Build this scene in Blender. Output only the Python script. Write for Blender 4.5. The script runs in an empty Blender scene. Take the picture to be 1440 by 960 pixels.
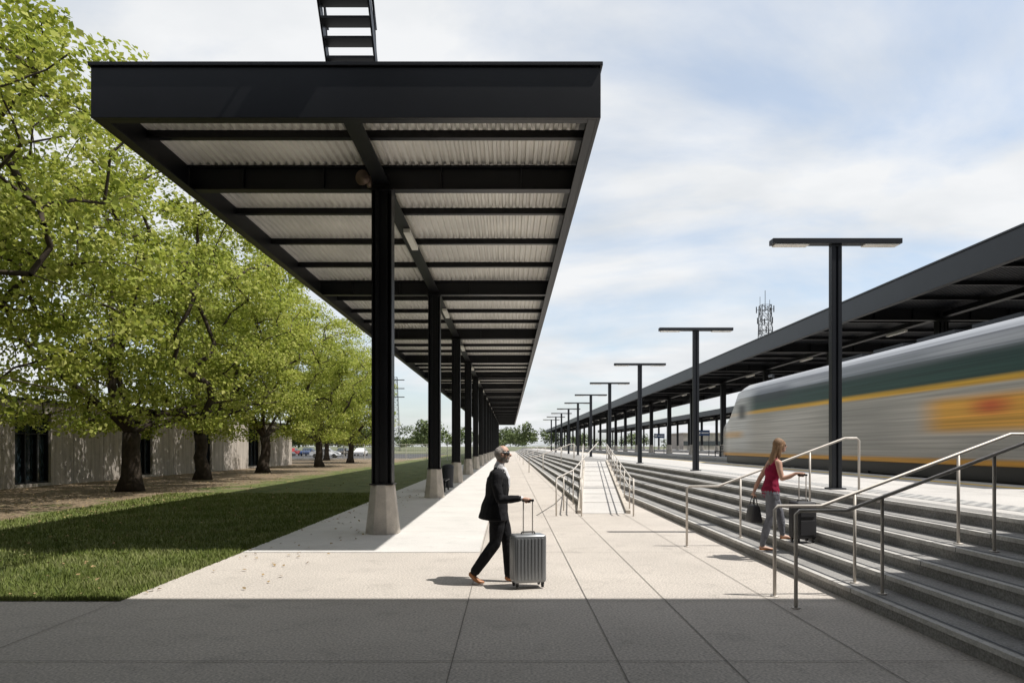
import bpy, bmesh, math, random
import numpy as np
from mathutils import Vector, Matrix, kdtree
random.seed(7); rng=np.random.default_rng(7)
scene=bpy.context.scene
R=math.radians

# ------------------------------------------------------------------ materials
def newmat(name):
    m=bpy.data.materials.new(name); m.use_nodes=True
    nt=m.node_tree; b=nt.nodes['Principled BSDF']; return m,nt,b
def L(nt,a,b): nt.links.new(a,b)
def mat(name,col,rough=.6,metal=0.,var=.15,scale=3.,bump=0.,bscale=60.,spec=.5,stretch=None,fine=0.,fscale=200.,stain=0.,stcol=(.5,.5,.5)):
    m,nt,b=newmat(name)
    b.inputs['Roughness'].default_value=rough; b.inputs['Metallic'].default_value=metal
    b.inputs['Specular IOR Level'].default_value=spec
    tc=nt.nodes.new('ShaderNodeTexCoord'); mp=nt.nodes.new('ShaderNodeMapping'); L(nt,tc.outputs['Object'],mp.inputs[0])
    if stretch: mp.inputs['Scale'].default_value=stretch
    n=nt.nodes.new('ShaderNodeTexNoise'); n.inputs['Scale'].default_value=scale; n.inputs['Detail'].default_value=4
    L(nt,mp.outputs[0],n.inputs['Vector'])
    r=nt.nodes.new('ShaderNodeMapRange'); r.inputs[1].default_value=.25; r.inputs[2].default_value=.75
    r.inputs[3].default_value=1-var; r.inputs[4].default_value=1+var
    L(nt,n.outputs['Fac'],r.inputs[0])
    mul=nt.nodes.new('ShaderNodeVectorMath'); mul.operation='SCALE'; mul.inputs[0].default_value=col[:3]
    L(nt,r.outputs[0],mul.inputs['Scale']); out=mul.outputs[0]
    if fine>0:
        n2=nt.nodes.new('ShaderNodeTexNoise'); n2.inputs['Scale'].default_value=fscale; n2.inputs['Detail'].default_value=2
        L(nt,tc.outputs['Object'],n2.inputs['Vector'])
        r2=nt.nodes.new('ShaderNodeMapRange'); r2.inputs[1].default_value=.3; r2.inputs[2].default_value=.7
        r2.inputs[3].default_value=1-fine; r2.inputs[4].default_value=1+fine; L(nt,n2.outputs['Fac'],r2.inputs[0])
        m2=nt.nodes.new('ShaderNodeVectorMath'); m2.operation='SCALE'; L(nt,out,m2.inputs[0]); L(nt,r2.outputs[0],m2.inputs['Scale']); out=m2.outputs[0]
    if stain>0:
        n4=nt.nodes.new('ShaderNodeTexNoise'); n4.inputs['Scale'].default_value=2.3; n4.inputs['Detail'].default_value=7; n4.inputs['Roughness'].default_value=.65; n4.inputs['Distortion'].default_value=.6
        L(nt,tc.outputs['Object'],n4.inputs['Vector'])
        r4=nt.nodes.new('ShaderNodeMapRange'); r4.inputs[1].default_value=.54; r4.inputs[2].default_value=.72; r4.inputs[3].default_value=1; r4.inputs[4].default_value=1-stain; L(nt,n4.outputs['Fac'],r4.inputs[0])
        m4=nt.nodes.new('ShaderNodeVectorMath'); m4.operation='SCALE'; L(nt,out,m4.inputs[0]); L(nt,r4.outputs[0],m4.inputs['Scale']); out=m4.outputs[0]
    L(nt,out,b.inputs['Base Color'])
    if bump>0:
        n3=nt.nodes.new('ShaderNodeTexNoise'); n3.inputs['Scale'].default_value=bscale; n3.inputs['Detail'].default_value=3
        L(nt,tc.outputs['Object'],n3.inputs['Vector'])
        bp=nt.nodes.new('ShaderNodeBump'); bp.inputs['Strength'].default_value=bump; bp.inputs['Distance'].default_value=.02
        L(nt,n3.outputs['Fac'],bp.inputs['Height']); L(nt,bp.outputs[0],b.inputs['Normal'])
    return m
M={}
M['black']=mat('black_steel_paint',(.0075,.008,.010),.42,0,.25,1.2,0,8,.35)
M['dgrey']=mat('dark_grey_paint',(.022,.025,.031),.45,0,.15,1.,spec=.4)
M['deck']=mat('galvanised_deck',(.76,.735,.69),.5,.0,.14,.8)
M['conc']=mat('pier_concrete',(.50,.455,.395),.85,0,.18,4,.3,40,.3,fine=.12,fscale=90,stain=.3)
M['pave']=mat('beige_paving',(.49,.447,.40),.85,0,.10,.6,.2,110,.3,fine=.30,fscale=42,stain=.18)
M['pave2']=mat('pale_paving',(.60,.58,.55),.85,0,.08,.7,0,120,.3,fine=.10,fscale=60,stain=.12)
M['joint']=mat('paving_joint',(.20,.185,.165),.9)
M['joint2']=mat('paving_joint_pale',(.36,.345,.325),.9)
M['step']=mat('step_granite',(.27,.262,.25),.8,0,.2,1.5,0,120,.3,fine=.28,fscale=45,stain=.35)
M['nose']=mat('step_nosing',(.49,.475,.45),.8,0,.15,3,0,120,.3,fine=.16,fscale=45,stain=.35)
M['plat']=mat('platform_concrete',(.52,.50,.475),.85,0,.1,.5,0,100,.3,fine=.15,fscale=60,stain=.14)
M['wall']=mat('board_formed_concrete',(.44,.395,.35),.9,0,.32,1.2,.6,14,.3,stretch=(1,5,.35),fine=.14,fscale=40,stain=.25)
M['steel']=mat('stainless_steel',(.62,.575,.52),.5,.2,.05,2)
M['lampw']=mat('lamp_lens',(.85,.82,.76),.3)
M['glass']=mat('dark_glass',(.02,.03,.035),.06,0,.1,.3,spec=1.)
M['bark']=mat('bark',(.055,.043,.033),.95,0,.4,5,1.,22,.2)
M['ballast']=mat('ballast',(.2,.185,.17),.95,0,.3,3,1.,25,.2,fine=.5,fscale=14)
M['asph']=mat('asphalt',(.055,.055,.056),.9,0,.2,1)
M['field']=mat('ground_soil_grass',(.11,.12,.06),.95,0,.4,.05)
M['rail']=mat('rail_steel',(.18,.13,.1),.5,.6)
M['yellow']=mat('yellow_paint',(.75,.5,.05),.6)
M['blue']=mat('blue_sign',(.02,.06,.16),.4)
M['white']=mat('white_paint',(.75,.75,.74),.5)
M['roofmem']=mat('roof_membrane',(.3,.3,.3),.9)
M['skin']=mat('skin',(.55,.33,.24),.5,0,.08,20)
M['suit']=mat('black_suit',(.014,.014,.016),.85,0,.2,6,.9,14,.2)
M['shirt']=mat('white_shirt',(.72,.72,.74),.8)
M['ghair']=mat('grey_hair',(.33,.30,.275),.8,0,.35,60,.4,150)
M['shoe']=mat('tan_leather',(.42,.17,.06),.4)
M['dark']=mat('black_plastic',(.012,.012,.013),.35)
M['tire']=mat('tyre_rubber',(.015,.015,.015),.8)
M['lip']=mat('lips',(.45,.17,.14),.5)
M['maroon']=mat('maroon_top',(.24,.012,.045),.8,0,.15,8,.8,18,.2)
M['jeans']=mat('grey_jeans',(.17,.175,.20),.85,0,.2,9,.8,20,.2)
M['blond']=mat('blond_hair',(.24,.14,.07),.6,0,.4,30,.4,120,stretch=(3,3,.4))
M['caseg']=mat('silver_polycarbonate',(.24,.25,.26),.3,.35,.05,3)
M['casek']=mat('dark_fabric_case',(.03,.03,.034),.6)
M['litter']=mat('dry_leaves',(.30,.21,.10),.9,0,.4,9)

def grassmat(name):
    m,nt,b=newmat(name); b.inputs['Roughness'].default_value=.8; b.inputs['Specular IOR Level'].default_value=.2
    tc=nt.nodes.new('ShaderNodeTexCoord')
    n=nt.nodes.new('ShaderNodeTexNoise'); n.inputs['Scale'].default_value=1.3; n.inputs['Detail'].default_value=8; L(nt,tc.outputs['Object'],n.inputs[0])
    r=nt.nodes.new('ShaderNodeValToRGB'); r.color_ramp.elements[0].position=.3; r.color_ramp.elements[1].position=.7
    r.color_ramp.elements[0].color=(.07,.10,.03,1); r.color_ramp.elements[1].color=(.17,.18,.065,1)
    L(nt,n.outputs['Fac'],r.inputs[0]); col=r.outputs[0]
    n2=nt.nodes.new('ShaderNodeTexNoise'); n2.inputs['Scale'].default_value=14; n2.inputs['Detail'].default_value=7; n2.inputs['Roughness'].default_value=.7; L(nt,tc.outputs['Object'],n2.inputs[0])
    dr=nt.nodes.new('ShaderNodeValToRGB'); e=dr.color_ramp.elements; e[0].position=.38;e[1].position=.64; e[0].color=(.07,.05,.036,1); e[1].color=(.38,.29,.19,1)
    L(nt,n2.outputs['Fac'],dr.inputs[0])
    s=nt.nodes.new('ShaderNodeSeparateXYZ'); L(nt,tc.outputs['Object'],s.inputs[0])
    q=nt.nodes.new('ShaderNodeMapRange'); q.inputs[1].default_value=-10.4; q.inputs[2].default_value=-14.2; L(nt,s.outputs[0],q.inputs[0])
    n5=nt.nodes.new('ShaderNodeTexNoise'); n5.inputs['Scale'].default_value=.6; n5.inputs['Detail'].default_value=9; n5.inputs['Roughness'].default_value=.75; L(nt,tc.outputs['Object'],n5.inputs[0])
    ad=nt.nodes.new('ShaderNodeMath'); ad.operation='MULTIPLY_ADD'; ad.inputs[1].default_value=4.0; ad.inputs[2].default_value=-2.05; L(nt,n5.outputs['Fac'],ad.inputs[0])
    a2=nt.nodes.new('ShaderNodeMath'); a2.operation='ADD'; L(nt,q.outputs[0],a2.inputs[0]); L(nt,ad.outputs[0],a2.inputs[1])
    q2=nt.nodes.new('ShaderNodeMapRange'); q2.inputs[1].default_value=.4; q2.inputs[2].default_value=.6; L(nt,a2.outputs[0],q2.inputs[0])
    mx=nt.nodes.new('ShaderNodeMix'); mx.data_type='RGBA'; L(nt,q2.outputs[0],mx.inputs[0]); L(nt,col,mx.inputs[6]); L(nt,dr.outputs[0],mx.inputs[7])
    L(nt,mx.outputs[2],b.inputs['Base Color'])
    n3=nt.nodes.new('ShaderNodeTexNoise'); n3.inputs['Scale'].default_value=30; n3.inputs['Detail'].default_value=5; L(nt,tc.outputs['Object'],n3.inputs[0])
    bp=nt.nodes.new('ShaderNodeBump'); bp.inputs['Strength'].default_value=.9; bp.inputs['Distance'].default_value=.05
    L(nt,n3.outputs['Fac'],bp.inputs['Height']); L(nt,bp.outputs[0],b.inputs['Normal'])
    return m
M['grass']=grassmat('lawn_and_leaf_litter')
def leafmat(name,c0,c1,c2,tr=.35):
    m=bpy.data.materials.new(name); m.use_nodes=True; nt=m.node_tree; nt.nodes.clear()
    o=nt.nodes.new('ShaderNodeOutputMaterial'); g=nt.nodes.new('ShaderNodeNewGeometry')
    tc=nt.nodes.new('ShaderNodeTexCoord'); n=nt.nodes.new('ShaderNodeTexNoise'); n.inputs['Scale'].default_value=.9; n.inputs['Detail'].default_value=1
    L(nt,tc.outputs['Object'],n.inputs[0])
    mx=nt.nodes.new('ShaderNodeMath'); mx.operation='MULTIPLY_ADD'; mx.inputs[1].default_value=.6; L(nt,g.outputs['Random Per Island'],mx.inputs[0])
    ad=nt.nodes.new('ShaderNodeMath'); ad.operation='MULTIPLY_ADD'; ad.inputs[1].default_value=.9; ad.inputs[2].default_value=-.25; L(nt,n.outputs['Fac'],ad.inputs[0])
    L(nt,ad.outputs[0],mx.inputs[2])
    r=nt.nodes.new('ShaderNodeValToRGB'); e=r.color_ramp.elements; e[0].color=(*c0,1); e[1].color=(*c2,1); k=e.new(.5); k.color=(*c1,1)
    L(nt,mx.outputs[0],r.inputs[0])
    d=nt.nodes.new('ShaderNodeBsdfDiffuse'); L(nt,r.outputs[0],d.inputs[0])
    if tr>0:
        t=nt.nodes.new('ShaderNodeBsdfTranslucent')
        sc=nt.nodes.new('ShaderNodeVectorMath'); sc.operation='MULTIPLY'; sc.inputs[1].default_value=(1.2,1.2,.8); L(nt,r.outputs[0],sc.inputs[0]); L(nt,sc.outputs[0],t.inputs[0])
        m1=nt.nodes.new('ShaderNodeMixShader'); m1.inputs[0].default_value=tr; L(nt,d.outputs[0],m1.inputs[1]); L(nt,t.outputs[0],m1.inputs[2])
        L(nt,m1.outputs[0],o.inputs[0])
    else: L(nt,d.outputs[0],o.inputs[0])
    return m
M['leaf']=leafmat('linden_leaves',(.12,.165,.035),(.31,.35,.075),(.54,.53,.20),.38)
M['leafd']=leafmat('distant_leaves',(.06,.08,.035),(.115,.145,.065),(.17,.19,.09),0)
M['blade']=leafmat('grass_blades',(.085,.12,.03),(.165,.20,.055),(.32,.32,.16),0)

# ------------------------------------------------------------------ mesh builder
class MB:
    def __init__(s): s.v=[];s.f=[];s.m=[]
    def add(s,vs,fs,mi=0):
        o=len(s.v); s.v+= [tuple(p) for p in vs]; s.f+=[tuple(i+o for i in f) for f in fs]; s.m+=[mi]*len(fs)
    def box(s,x0,x1,y0,y1,z0,z1,mi=0):
        s.add([(x0,y0,z0),(x1,y0,z0),(x1,y1,z0),(x0,y1,z0),(x0,y0,z1),(x1,y0,z1),(x1,y1,z1),(x0,y1,z1)],
              [(0,3,2,1),(4,5,6,7),(0,1,5,4),(1,2,6,5),(2,3,7,6),(3,0,4,7)],mi)
    def prism(s,poly,z0,z1,mi=0):
        n=len(poly); vs=[(x,y,z0) for x,y in poly]+[(x,y,z1) for x,y in poly]
        fs=[tuple(range(n-1,-1,-1)),tuple(range(n,2*n))]+[(i,(i+1)%n,n+(i+1)%n,n+i) for i in range(n)]
        s.add(vs,fs,mi)
    def sheet(s,x0,x1,y0,y1,z,mi=0):
        s.add([(x0,y0,z),(x1,y0,z),(x1,y1,z),(x0,y1,z)],[(0,1,2,3)],mi)
    def beam(s,p,q,w,h,mi=0,up=(0,0,1)):
        p=Vector(p);q=Vector(q);t=(q-p).normalized();u=Vector(up)
        if abs(t.dot(u))>.99:u=Vector((0,1,0))
        a=t.cross(u).normalized();b=a.cross(t)
        vs=[]
        for c in (p,q):
            for sx,sy in ((-1,-1),(1,-1),(1,1),(-1,1)): vs.append(c+a*sx*w/2+b*sy*h/2)
        s.add(vs,[(0,1,2,3),(7,6,5,4),(0,4,5,1),(1,5,6,2),(2,6,7,3),(3,7,4,0)],mi)
    def tube(s,pts,rs,n=8,mi=0,cap=True):
        pts=[Vector(p) for p in pts]
        if not isinstance(rs,(list,tuple)): rs=[rs]*len(pts)
        ref=Vector((.13,.97,.2)); vs=[]
        for i,p in enumerate(pts):
            t=(pts[min(i+1,len(pts)-1)]-pts[max(i-1,0)]).normalized()
            if abs(t.dot(ref))>.95: a=t.cross(Vector((1,0,0))).normalized()
            else: a=t.cross(ref).normalized()
            b=t.cross(a)
            for k in range(n):
                an=2*math.pi*k/n; vs.append(p+(a*math.cos(an)+b*math.sin(an))*rs[i])
        fs=[]
        for i in range(len(pts)-1):
            for k in range(n): fs.append((i*n+k,i*n+(k+1)%n,(i+1)*n+(k+1)%n,(i+1)*n+k))
        if cap: fs+= [tuple(range(n-1,-1,-1)),tuple((len(pts)-1)*n+k for k in range(n))]
        s.add(vs,fs,mi)
    def cyl(s,c,axis,r,h,n=16,mi=0):
        c=Vector(c);a=Vector(axis).normalized(); s.tube([c-a*h/2,c+a*h/2],[r,r],n,mi)
    def build(s,name,mats,parent=None,smooth=False,bevel=0,data=None):
        me=bpy.data.meshes.new(name); me.from_pydata(s.v,[],s.f)
        for m in mats: me.materials.append(M[m] if isinstance(m,str) else m)
        me.polygons.foreach_set('material_index',s.m); 
        if smooth: me.polygons.foreach_set('use_smooth',[True]*len(s.f))
        me.update()
        bm=bmesh.new(); bm.from_mesh(me); bmesh.ops.recalc_face_normals(bm,faces=bm.faces)
        bm.to_mesh(me); bm.free()
        o=bpy.data.objects.new(name,me); scene.collection.objects.link(o)
        if parent: o.parent=parent
        if bevel>0:
            b=o.modifiers.new('bevel','BEVEL'); b.width=bevel; b.segments=2; b.limit_method='ANGLE'
        return o
def empty(name,loc=(0,0,0)):
    e=bpy.data.objects.new(name,None); e.empty_display_size=.3; e.location=loc; scene.collection.objects.link(e); return e
def dup(o,name,loc,rz=0,sc=1,parent=None):
    d=bpy.data.objects.new(name,o.data); d.location=loc; d.rotation_euler=(0,0,rz); d.scale=(sc,)*3 if not isinstance(sc,tuple) else sc
    for md in o.modifiers:
        n=d.modifiers.new(md.name,md.type)
        if md.type=='BEVEL': n.width=md.width;n.segments=md.segments;n.limit_method='ANGLE'
    if parent: d.parent=parent
    scene.collection.objects.link(d); return d

# ------------------------------------------------------------------ camera
cd=bpy.data.cameras.new('camera'); cam=bpy.data.objects.new('camera',cd); scene.collection.objects.link(cam)
cam.location=(0,0,1.78); cam.rotation_euler=(R(90),0,0); cd.lens=24; cd.sensor_width=36; cd.shift_y=147/1440; cd.shift_x=4/1440
cd.clip_end=3000; cd.clip_start=.1; scene.camera=cam

# ------------------------------------------------------------------ light
S=Vector((4.2,-.95,7.84)).normalized()
sd=bpy.data.lights.new('sun','SUN'); sd.energy=5.0; sd.angle=R(.53); sd.color=(1,.96,.90)
so=bpy.data.objects.new('sun',sd); so.rotation_euler=S.to_track_quat('Z','Y').to_euler(); so.location=(20,-5,40); scene.collection.objects.link(so)
w=bpy.data.worlds.new('World'); scene.world=w; w.use_nodes=True; nt=w.node_tree; nt.nodes.clear()
out=nt.nodes.new('ShaderNodeOutputWorld'); bg=nt.nodes.new('ShaderNodeBackground'); bg.inputs[1].default_value=.1
sky=nt.nodes.new('ShaderNodeTexSky'); sky.sky_type='NISHITA'; sky.sun_disc=False
sky.sun_elevation=math.asin(S.z); sky.sun_rotation=math.atan2(S.x,S.y); sky.dust_density=1.5; sky.ozone_density=1.5
sb=nt.nodes.new('ShaderNodeVectorMath'); sb.operation='MULTIPLY_ADD'; sb.inputs[1].default_value=(1.35,1.35,1.35); sb.inputs[2].default_value=(1.9,2.2,2.3); L(nt,sky.outputs[0],sb.inputs[0])
tc=nt.nodes.new('ShaderNodeTexCoord'); sp=nt.nodes.new('ShaderNodeSeparateXYZ'); L(nt,tc.outputs['Generated'],sp.inputs[0])
mxz=nt.nodes.new('ShaderNodeMath'); mxz.operation='MAXIMUM'; mxz.inputs[1].default_value=.0; L(nt,sp.outputs[2],mxz.inputs[0])
adz=nt.nodes.new('ShaderNodeMath'); adz.operation='ADD'; adz.inputs[1].default_value=.22; L(nt,mxz.outputs[0],adz.inputs[0])
dx=nt.nodes.new('ShaderNodeMath'); dx.operation='DIVIDE'; L(nt,sp.outputs[0],dx.inputs[0]); L(nt,adz.outputs[0],dx.inputs[1])
dy=nt.nodes.new('ShaderNodeMath'); dy.operation='DIVIDE'; L(nt,sp.outputs[1],dy.inputs[0]); L(nt,adz.outputs[0],dy.inputs[1])
cb=nt.nodes.new('ShaderNodeCombineXYZ'); L(nt,dx.outputs[0],cb.inputs[0]); L(nt,dy.outputs[0],cb.inputs[1])
mp=nt.nodes.new('ShaderNodeMapping'); mp.inputs['Rotation'].default_value=(0,0,R(25)); mp.inputs['Scale'].default_value=(.9,1.25,1); mp.inputs['Location'].default_value=(3.6,2.4,0)
L(nt,cb.outputs[0],mp.inputs[0])
n1=nt.nodes.new('ShaderNodeTexNoise'); n1.inputs['Scale'].default_value=1.25; n1.inputs['Detail'].default_value=8; n1.inputs['Roughness'].default_value=.55; n1.inputs['Distortion'].default_value=.35
L(nt,mp.outputs[0],n1.inputs[0])
cr=nt.nodes.new('ShaderNodeValToRGB'); cr.color_ramp.elements[0].position=.38; cr.color_ramp.elements[1].position=.58
cr.color_ramp.elements[0].color=(.28,.28,.28,1); cr.color_ramp.elements[1].color=(.97,.97,.97,1)
L(nt,n1.outputs['Fac'],cr.inputs[0])
n2=nt.nodes.new('ShaderNodeTexNoise'); n2.inputs['Scale'].default_value=2.6; n2.inputs['Detail'].default_value=6; L(nt,mp.outputs[0],n2.inputs[0])
c2=nt.nodes.new('ShaderNodeValToRGB'); c2.color_ramp.elements[0].position=.3; c2.color_ramp.elements[1].position=.62
c2.color_ramp.elements[0].color=(7.4,7.7,8.0,1); c2.color_ramp.elements[1].color=(9.2,9.3,9.4,1); L(nt,n2.outputs['Fac'],c2.inputs[0])
mix=nt.nodes.new('ShaderNodeMix'); mix.data_type='RGBA'; L(nt,cr.outputs[0],mix.inputs[0]); L(nt,sb.outputs[0],mix.inputs[6]); L(nt,c2.outputs[0],mix.inputs[7])
L(nt,mix.outputs[2],bg.inputs[0]); L(nt,bg.outputs[0],out.inputs[0])
scene.view_settings.view_transform='Standard'; scene.view_settings.look='None'; scene.view_settings.exposure=0

# ------------------------------------------------------------------ ground & paving
b=MB(); b.sheet(-1500,1500,-300,2500,-.03); b.build('ground',['field'])
b=MB(); b.sheet(-4.48,6.2,-25,240,0); b.sheet(-40,-4.48,-25,7.84,0)
b.sheet(-4.48,-.5,11.45,240,.004,1)
for x in (-.47,.9,1.8,3.0): b.sheet(x-.0045,x+.0045,-10,120,.009,2)
b.sheet(-4.484,-4.476,-10,7.8,.009,2)
for x in (-8,-12): b.sheet(x-.0045,x+.0045,-10,7.8,.009,2)
for y in (2.2,3.9,5.64,7.84,11.43,14.2,17,20,23,26,30,34,38,43,48,54,60): b.sheet(-.46 if y>12 else (-4.48 if y>8 else -12),3.89,y-.0045,y+.0045,.010,2)
for y in (14.2,17,20,23,26,30,34,38,43,48,54,60): b.sheet(-4.47,-.51,y-.005,y+.005,.010,3)
b.build('pavement',['pave','pave2','joint','joint2'])
b=MB(); b.sheet(-45,-4.48,7.84,140,-.012); b.build('lawn',['grass'])
b=MB(); b.sheet(-70,-14,92,160,.0); b.build('parking_lot',['asph'])
b=MB(); b.box(-80,-13.5,91.4,91.7,-.02,.14); b.build('kerb',['conc'])
def grass():
    N=75000
    y=7.84+ (rng.random(N)**1.8)*18; x=-4.46-rng.random(N)**1.15*(7.0+ (y-8)*.08)
    clump=np.sin(x*3.1+np.sin(y*2.3)*2)*np.sin(y*2.7+np.sin(x*1.9)*2)
    h=(.03+.04*rng.random(N))*(1+.25*clump); wd=.0045+.003*rng.random(N)+ (y-8)*.0007; a=rng.random(N)*6.283
    lx=rng.normal(0,.024,N); ly=rng.normal(0,.024,N)
    v=np.empty((N,3,3)); ca=np.cos(a)*wd; sa=np.sin(a)*wd
    v[:,0]=np.stack([x-ca,y-sa,np.full(N,-.012)],1); v[:,1]=np.stack([x+ca,y+sa,np.full(N,-.012)],1); v[:,2]=np.stack([x+lx,y+ly,h],1)
    me=bpy.data.meshes.new('grass_blades'); me.vertices.add(N*3); me.vertices.foreach_set('co',v.ravel())
    me.loops.add(N*3); me.loops.foreach_set('vertex_index',np.arange(N*3,dtype=np.int32))
    me.polygons.add(N); me.polygons.foreach_set('loop_start',np.arange(N,dtype=np.int32)*3)
    me.update(calc_edges=True); me.materials.append(M['blade'])
    o=bpy.data.objects.new('grass',me); scene.collection.objects.link(o)
grass()

# ------------------------------------------------------------------ steps, platform, ramp
RZ=.155
b=MB()
for i in range(6):
    X=3.9+.4*i; z1=RZ*(i+1); z0=RZ*i-(.01 if i==0 else 0)
    b.box(X+.025,6.3,-12,38,z0,z1-.045,0)
    b.box(X,X+.07,-12,38,z1-.045,z1+.002,1)
    b.box(X+.07,6.3,-12,38,z1-.045,z1,0)
    if i<5: b.sheet(X+.095,X+.12,-12,38,z1+.003,2)
    for y in np.arange(-10.5,37,3.05): b.box(X-.0015,X+.02,y-.004,y+.004,z1-.046,z1+.0035,2)
b.build('concrete_steps',['step','nose','dgrey'])
b=MB()
for i in range(6):
    X=2.1+.4*i; z1=RZ*(i+1); z0=RZ*i-(.01 if i==0 else 0); Ys=18+(X-1.8)/.115
    poly=[(X,Ys),(4.1,38),(6.3,38),(6.3,240),(X,240)] if i<5 else [(4.1,38),(6.3,38),(6.3,240),(4.1,240)]
    b.prism(poly,z0,z1,0)
    b.box(X-.015,X+.08,Ys+.1,240,z1-.045,z1+.003,1)
b.build('concrete_steps',['step','nose'])
b=MB()
vs=[(1.8,18,-.01),(3.2,18,-.01),(5.5,38,-.01),(4.1,38,-.01),(1.8,18,.012),(3.2,18,.012),(5.5,38,.93),(4.1,38,.93)]
b.add(vs,[(0,3,2,1),(4,5,6,7),(0,1,5,4),(1,2,6,5),(2,3,7,6),(3,0,4,7)],0)
b.beam((1.86,18,.04),(4.16,38,.96),.12,.1,2); b.beam((3.14,18,.04),(5.44,38,.96),.12,.1,2)
for k in range(1,9):
    t=k/9; b.beam((1.95+2.3*t,18+20*t,.016+.92*t),(3.05+2.3*t,18+20*t,.016+.92*t),.02,.006,1)
b.build('ramp',['plat','joint','conc'])
b=MB(); b.box(6.3,11,-20,240,-.01,.93,0)
b.sheet(6.62,7.15,-18,236,.934,1)
b.sheet(10.15,10.4,-18,236,.934,2)
b.box(10.85,11.03,-20,240,.80,.938,3)
for y in np.arange(-15,120,3.0): b.sheet(7.16,10.14,y-.007,y+.007,.935,4)
b.sheet(8.6,8.615,-18,230,.936,4)
m,nt_,bs=newmat('tactile_grate'); tc_=nt_.nodes.new('ShaderNodeTexCoord'); ck=nt_.nodes.new('ShaderNodeTexChecker'); ck.inputs['Scale'].default_value=7.5
ck.inputs[1].default_value=(.46,.45,.43,1); ck.inputs[2].default_value=(.24,.24,.24,1); L(nt_,tc_.outputs['Object'],ck.inputs[0]); L(nt_,ck.outputs[0],bs.inputs['Base Color']); bs.inputs['Roughness'].default_value=.8
M['tact']=m
b.build('platform',['plat','tact','yellow','nose','joint2'])
b=MB(); b.box(14.7,22.0,-20,262,-.01,.93); b.box(14.65,14.85,-20,262,.8,.94,1); b.sheet(15.1,15.3,-20,262,.935,2); b.build('platform',['plat','nose','yellow'])
b=MB(); b.box(30.5,42.0,-20,262,-.01,.93); b.sheet(30.9,31.1,-20,262,.935,1); b.build('platform',['plat','yellow'])
b=MB(); b.box(11.03,14.65,-60,600,-.02,.42); b.box(22,30.5,-60,600,-.02,.42); b.box(42,60,-60,600,-.02,.42); b.build('railway_ballast',['ballast'])
for cx in (12.75,24.2,28.2,45,50):
    b=MB()
    for dx_ in (-.7175,.7175):
        b.box(cx+dx_-.035,cx+dx_+.035,-60,600,.5,.6,0); b.box(cx+dx_-.07,cx+dx_+.07,-60,600,.46,.49,0)
    for y in np.arange(-20,160,.65): b.box(cx-1.25,cx+1.25,y,y+.22,.40,.455,1)
    b.build('railway_track',['rail','bark'])

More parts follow.
